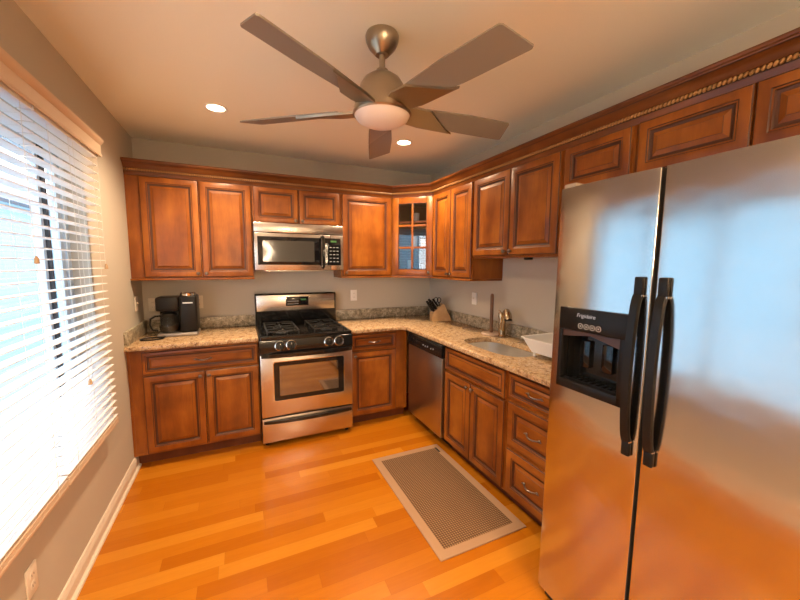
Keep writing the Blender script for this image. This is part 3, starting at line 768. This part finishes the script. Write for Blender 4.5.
# handles
def fhandle(parent, x, bow):
    yf = -FD+.006; b = B(); pts = []
    for k in range(25):
        u = k/24; z = .900+(1.404-.900)*u; pts.append((x+bow*.0*math.sin(PI*u), yf-.011-.024*math.sin(PI*u)**.55, z))
    sweep_rect(b, pts, .030, .018, (1, 0, 0))
    hd = obj('handle', b, BLACKS, parent)
    for za, zb, zr in ((.845, .900, .899), (1.404, 1.466, 1.403)):
        obj('handle_mount', bx(x-.0145, x+.0145, yf-.016, yf, za, zb, bev=.005), BLACKS, hd)
        obj('chrome_band', bx(x-.015, x+.015, yf-.017, yf-.004, zr-.003, zr+.003), CHROME, hd)
fhandle(d1, g-.038, -1); fhandle(d2, g+.036, 1)

# ------------------------------------------------------------------ ceiling fan
FXc, FYc = 1.368, -2.035
fan = thing('ceiling_fan', 'five-blade brushed nickel ceiling fan with an opal light', 'ceiling fan', (FXc, FYc, H))
obj('canopy', lathe(B(), [(0, 0), (.070, 0), (.074, -.010), (.072, -.030), (.060, -.055), (.038, -.078), (.030, -.086), (0, -.086)], seg=40), NICKEL, fan)
obj('downrod', lathe(B(), [(.013, -.085), (.013, -.20)], seg=20), NICKEL, fan)
obj('motor_housing', lathe(B(), [(0, -.135), (.026, -.135), (.030, -.150), (.055, -.160), (.082, -.180), (.098, -.205), (.106, -.235), (.110, -.250), (.112, -.262), (.126, -.300), (.124, -.325), (0, -.325)], seg=48), NICKEL, fan, loc=(0, 0, -.012))
obj('light_lens', lathe(B(), [(.124, -.322), (.126, -.330), (.116, -.346), (.088, -.362), (.051, -.372), (0, -.376)], seg=48), LENS, fan, loc=(0, 0, -.012))
obj('lens_ring', lathe(B(), [(.118, -.318), (.131, -.318), (.132, -.328), (.126, -.334), (.118, -.318)], seg=48), NICKEL, fan, loc=(0, 0, -.012))
pitch = math.radians(14.5)
def blade_mesh():
    b = B(); r0, r1 = .20, .70; N = 14; top, bot = [], []
    out = []
    for k in range(N+1):
        u = k/N; x = r0+(r1-r0)*u; wl = .052+.016*min(1, u*2.2)
        out.append((x, wl))
    up = [(x+(.0), w) for x, w in out]; dn = [(x-(.035 if i == N else 0), -w) for i, (x, w) in enumerate(out)]
    # rounded corners at the tip
    poly = [(x, w) for x, w in up[:-1]]+[(r1-.012, up[-1][1]), (r1-.002, up[-1][1]-.008)]+[(r1-.037, dn[-1][1]+.008), (r1-.047, dn[-1][1])]+[(x, w) for x, w in dn[-3::-1]]
    prism(b, poly, 2, -.003, .003); return b
def arm_mesh():
    b = B()   # triangular tapered bracket beneath the blade
    poly = [(.085, -.045), (.14, -.062), (.22, -.056), (.36, .056), (.395, .070), (.20, .066), (.085, .045)]
    prism(b, poly, 2, -.014, -.0035); return b
for k in range(5):
    a = math.radians(-74.2+72*k); M = Matrix.Rotation(a, 4, 'Z') @ Matrix.Translation((0, 0, -.300)) @ Matrix.Rotation(pitch, 4, 'X')
    # +y side low, -y side high
    M = Matrix.Rotation(a, 4, 'Z') @ Matrix.Translation((0, 0, -.314)) @ Matrix.Rotation(-pitch, 4, 'X')
    b = blade_mesh(); bmesh.ops.transform(b, matrix=M, verts=b.verts); bl = obj('blade', b, BLADE, fan, smooth=20)
    b = arm_mesh(); bmesh.ops.transform(b, matrix=M, verts=b.verts); obj('blade_arm', b, NICKEL, bl, smooth=20)

# ------------------------------------------------------------------ recessed lights
for i, (x, y) in enumerate(DOWNLIGHTS):
    lab = ['recessed ceiling light over the left counter', 'recessed ceiling light behind the fan blade, towards the corner cabinet'][i] if i < 2 else 'recessed ceiling light added unseen behind the view to warm the room'
    r = thing('recessed_light', 'round lit '+lab, 'ceiling light', (x, y, H), 0, 'recessed ceiling lights')
    obj('trim_ring', lathe(B(), [(.052, -.001), (.070, -.001), (.072, -.004), (.066, -.007), (.054, -.004), (.052, -.001)], seg=36), WHITE, r)
    obj('bulb_face', lathe(B(), [(0, -.0045), (.03, -.0042), (.053, -.0025), (.053, -.001), (0, -.001)], seg=32), BULB, r)
    l = bpy.data.lights.new('downlight', 'SPOT'); l.energy = DL_POWER*(1 if i < 2 else 1.0); l.color = WARM; l.spot_size = math.radians(150); l.spot_blend = .9; l.shadow_soft_size = .05
    o = bpy.data.objects.new('downlight', l); o.location = (0, 0, -.03); o.parent = r; sc.collection.objects.link(o)

# unseen fill globe shaped as a pendant, added behind the camera for warm brightness
r = thing('added_fill_globe', 'unseen round fill globe added behind the view to brighten the room', 'added fill lamp', (1.15, -4.75, H))
obj('canopy', lathe(B(), [(0, 0), (.06, 0), (.055, -.025), (0, -.03)], seg=24), NICKEL, r)
obj('cord', cyl(B(), .004, (0, 0, -.02), (0, 0, -.62), 8), BLACKS, r)
gp = obj('globe', lathe(B(), [(.0, -.60)]+[(.17*math.sin(PI*k/16), -.77+.17*math.cos(PI*k/16)) for k in range(1, 16)]+[(0, -.94)], seg=32), emit('fill_globe_glow', (1, .72, .42), 3), r)
l = bpy.data.lights.new('added_fill_light', 'POINT'); l.energy = FILL_GLOBE_POWER; l.color = WARM; l.shadow_soft_size = .19
o = bpy.data.objects.new('added_fill_light', l); o.location = (0, 0, -.77); o.parent = r; sc.collection.objects.link(o)

# ------------------------------------------------------------------ outlets and switches
def plate(name, label, loc, rz, kind, cat='outlet'):
    r = thing(name, label, cat, loc, rz, None)
    p = obj('cover_plate', bx(-.035, .035, -.007, 0, -.0575, .0575, bev=.003), IVORY if kind[0] == 'i' else WHITE, r)
    if 'outlet' in kind:
        for z in (-.02, .02):
            q = obj('socket', lathe(B(), [(0, 0), (.0165, 0), (.0165, .002), (0, .002)], (0, -.0065, z), 'Y', 20), WHITE if kind[0] != 'i' else IVORY, p)
            b = bx(-.008, -.006, -.009, -.0084, z-.004, z+.005); box(b, .006, .008, -.009, -.0084, z-.004, z+.005); obj('slot', b, BLACKS, q, smooth=0)
    else:
        obj('toggle', bx(-.005, .005, -.018, -.006, -.004, .012, bev=.002), IVORY, p)
    return r
plate('wall_outlet', 'white electrical outlet on the back wall right of the stove', (1.852, 0, 1.178), 0, 'w_outlet')
plate('wall_outlet', 'electrical outlet on the back wall, left behind the coffee maker', (.072, 0, 1.155), 0, 'i_outlet')
plate('wall_outlet', 'electrical outlet on the back wall just right of the coffee maker', (.410, 0, 1.165), 0, 'i_outlet')
plate('light_switch', 'ivory light switch on the left wall near the corner above the counter', (0, -.22, 1.19), PI/2, 'i_switch', 'switch')
plate('light_switch', 'white switch on the right wall left of the paper towel holder', (W, -.868, 1.188), -PI/2, 'w_switch', 'switch')
plate('wall_outlet', 'outlet low on the left wall under the window blinds', (0, -1.92, .33), PI/2, 'i_outlet')

# ------------------------------------------------------------------ rug
rug = thing('kitchen_rug', 'brown woven runner rug with a taupe border in front of the sink', 'rug', (1.918, -1.675, 0))
rx, ry = .288, .508
obj('border', bx(-rx, rx, -ry, ry, .0005, .008, bev=.003), RUGB, rug)
obj('woven_field', bx(-rx+.055, rx-.055, -ry+.055, ry-.055, .006, .0105, bev=.001), RUG, rug)
obj('sewn_tag', bx(rx-.05, rx-.035, ry-.12, ry-.05, .008, .0092), BLACKS, rug, smooth=0)

# ------------------------------------------------------------------ coffee maker
cm = thing('coffee_maker', 'black dual coffee maker with glass carafe and single-serve side', 'coffee maker', (.30, -.24, CTI))
b = bx(-.15, .13, -.11, .09, .0, .028, bev=.008); obj('base', b, mat('grey_base', (.32, .29, .27), .35, .6), cm)
obj('water_tank', bx(-.15, -.0, .03, .10, .028, .30, bev=.012), BLACKS, cm)
obj('brew_head', bx(-.155, .0, -.095, .10, .205, .315, bev=.014), BLACKS, cm)
b = bx(.002, .128, -.10, .10, .028, .325, bev=.018, seg=3); tw = obj('single_serve_tower', b, BLACKS, cm)
obj('silver_lid', lathe(B(), [(0, 0), (.055, 0), (.057, .018), (.048, .026), (0, .027)], (.065, -.04, .323), seg=28), CHROME, tw)
obj('badge', bx(.03, .10, -.1025, -.099, .262, .272), SILV, tw, smooth=0)
b = lathe(B(), [(.0, .030), (.055, .030), (.070, .045), (.074, .080), (.064, .130), (.052, .155), (.054, .165), (.050, .165), (.048, .155), (.060, .130), (.070, .080), (.066, .047), (0, .034)], (-.075, -.035, 0), seg=32)
cf = obj('carafe', b, CARAFE, cm)
obj('coffee', lathe(B(), [(0, .036), (.060, .036), (.067, .055), (.068, .085), (0, .085)], (-.075, -.035, 0), seg=28), mat('dark_coffee', (.012, .006, .003), .1), cf)
obj('carafe_lid', lathe(B(), [(0, .163), (.056, .163), (.056, .178), (.04, .188), (0, .188)], (-.075, -.035, 0), seg=28), BLACKS, cf)
b = B(); sweep_rect(b, [(-.125, -.05, .165), (-.165, -.062, .165), (-.195, -.072, .145), (-.20, -.074, .10), (-.185, -.07, .06), (-.15, -.058, .05)], .022, .012, (.3, -1, 0)); obj('carafe_handle', b, BLACKS, cf)
b = B(); pts = []
for k in range(30):
    a = k/29*2*PI*.9+.4; pts.append((.145+.075*math.cos(a)-.02, -.40+.045*math.sin(a), CT+.007))
pts = [(.20, -.25, CT+.02), (.21, -.31, CT+.008)]+pts
tag(obj('power_cord', tube(B(), [(p[0]-.13, p[1]+.4, p[2]-CT) for p in pts], .0052, 8), BLACKS, loc=(.13, -.4, CT)), 'coiled black power cord on the counter in front of the coffee maker', 'cord')

# ------------------------------------------------------------------ knife block with knives
KX, KY = 2.63, -.47
kb = thing('knife_block', 'light wooden knife block in the counter corner', 'knife block', (KX, KY, CTI), math.radians(-12))
prof = [(-.085, 0), (.118, 0), (.112, .03), (.034, .178), (.004, .160), (-.085, .082)]
obj('block', prism(B(), prof, 1, -.05, .05), KWOOD, kb, smooth=20)
dirv = Vector((-.62, 0, .62)).normalized()
nrm = Vector((-.70, 0, .72))
for i in range(7):
    row, c = divmod(i, 3) if i < 6 else (2, 1)
    px = -.062+row*.026; pz = .102+row*.0235; py = (-.03, 0, .03)[c]
    kn = thing('kitchen_knife', ['black-handled knife in the lowest row of the knife block', 'black-handled knife in the middle row of the knife block', 'black-handled knife in the top slot of the knife block'][row], 'knife', (0, 0, 0), 0, 'knives in the wooden block')
    Mr = Matrix.Rotation(math.radians(-12), 4, 'Z'); base = Vector((KX, KY, CT))+(Mr @ Vector((px, py, pz)))
    kn.location = base
    d_ = Mr @ (Vector((-.50-.06*row, .05*(c-1), .80))).normalized()
    L = .10+.02*((i*7) % 3)/2
    obj('handle', sweep_rect(B(), [d_*.004, d_*.012, d_*(L*.5), d_*(L*.85), d_*L], .022, .014, Mr @ Vector((.8, 0, .5))), BLACKS, kn)
    obj('bolster', sweep_rect(B(), [-d_*.004, d_*.005], .020, .010, Mr @ Vector((.8, 0, .5))), CHROME, kn)
sci = thing('kitchen_scissors', 'black-handled scissors in the back of the knife block', 'scissors', (KX-.005, KY-.03, CT+.145), math.radians(-12), None)
for s in (-1, 1):
    b = tube(B(), [(-.03+.020*math.cos(a)+s*.0-.01*s, s*.018, .075+.026*math.sin(a)) for a in [2*PI*k/16 for k in range(16)]], .004, 8, closed=True)
    cyl(b, .004, (-.018, s*.012, .052), (0, 0, 0), 8); obj('grip', b, BLACKS, sci)

# ------------------------------------------------------------------ paper towel holder
pt = thing('paper_towel_holder', 'empty paper towel holder with a wooden rod and round pale base', 'paper towel holder', (2.665, -1.262, CTI))
obj('base', lathe(B(), [(0, 0), (.078, 0), (.081, .006), (.078, .013), (.06, .016), (0, .016)], seg=36), mat('pale_base', (.66, .50, .38), .5), pt)
obj('rod', lathe(B(), [(.0145, .014), (.0145, .325), (.012, .338), (.004, .343), (0, .344)], seg=18), DWOOD, pt)

# ------------------------------------------------------------------ faucet
fc = thing('kitchen_faucet', 'champagne nickel single-lever faucet behind the sink', 'faucet', (2.677, -1.382, CTI))
obj('body', lathe(B(), [(0, 0), (.031, 0), (.031, .008), (.026, .014), (.025, .085), (.020, .105), (0, .108)], seg=28), BRASSN, fc)
lv = obj('lever', lathe(B(), [(0, .03), (.018, .03), (.018, .150), (.021, .153), (.021, .190), (.017, .197), (0, .199)], (.004, .024, 0), seg=24), BRASSN, fc)
obj('lever_tip', tube(B(), [(.004, .024, .192), (.004, .034, .204), (.004, .05, .212)], [.007, .006, .005], 10), BRASSN, lv)
b = tube(B(), [(-.004, -.006, .06), (-.012, -.022, .12), (-.020, -.042, .175), (-.032, -.070, .208), (-.046, -.098, .216), (-.058, -.122, .203)], [.020, .021, .022, .025, .028, .027], 20)
sp_ = obj('spout', b, BRASSN, fc)
obj('spray_head', tube(B(), [(-.055, -.118, .208), (-.064, -.134, .184), (-.068, -.142, .164)], [.028, .030, .028], 20), BRASSN, sp_)
obj('nozzle', tube(B(), [(-.068, -.142, .165), (-.069, -.144, .156)], [.031, .029], 20), BLACKS, sp_)

# ------------------------------------------------------------------ dish rack
dk = thing('dish_drainer', 'white plastic dish drainer tub on the counter beside the fridge', 'dish rack', (2.55, -2.095, CTI))
b = B(); rings = []
for z, gx, gy, th in ((.030, .115, .175, 0), (.115, .150, .218, 0), (.118, .158, .226, 0), (.122, .158, .226, 0), (.122, .146, .214, 0), (.036, .110, .170, 0)):
    rings.append([b.verts.new(p) for p in rrect(-gx, gx, -gy, gy, .03, z)])
n = len(rings[0])
for A, C in zip(rings, rings[1:]):
    for i in range(n): b.faces.new((A[i], A[(i+1) % n], C[(i+1) % n], C[i]))
b.faces.new(rings[0][::-1]); b.faces.new(rings[-1])
obj('tub', b, WHITE, dk)
for sx in (-1, 1):
    for sy in (-1, 1): obj('foot', lathe(B(), [(0, 0), (.009, 0), (.010, .034), (0, .034)], (sx*.095, sy*.15, 0), seg=12), WHITE, dk)
b = B()
for k in range(9):
    y = -.16+k*.04; tube(b, [(-.10, y, .045), (-.10, y, .10), (-.09, y, .108), (-.08, y, .10), (-.08, y, .045)], .0022, 6)
for x in (-.10, -.08): cyl(b, .0022, (x, -.19, .045), (x, .19, .045), 6)
obj('plate_rack', b, WHITE, dk)
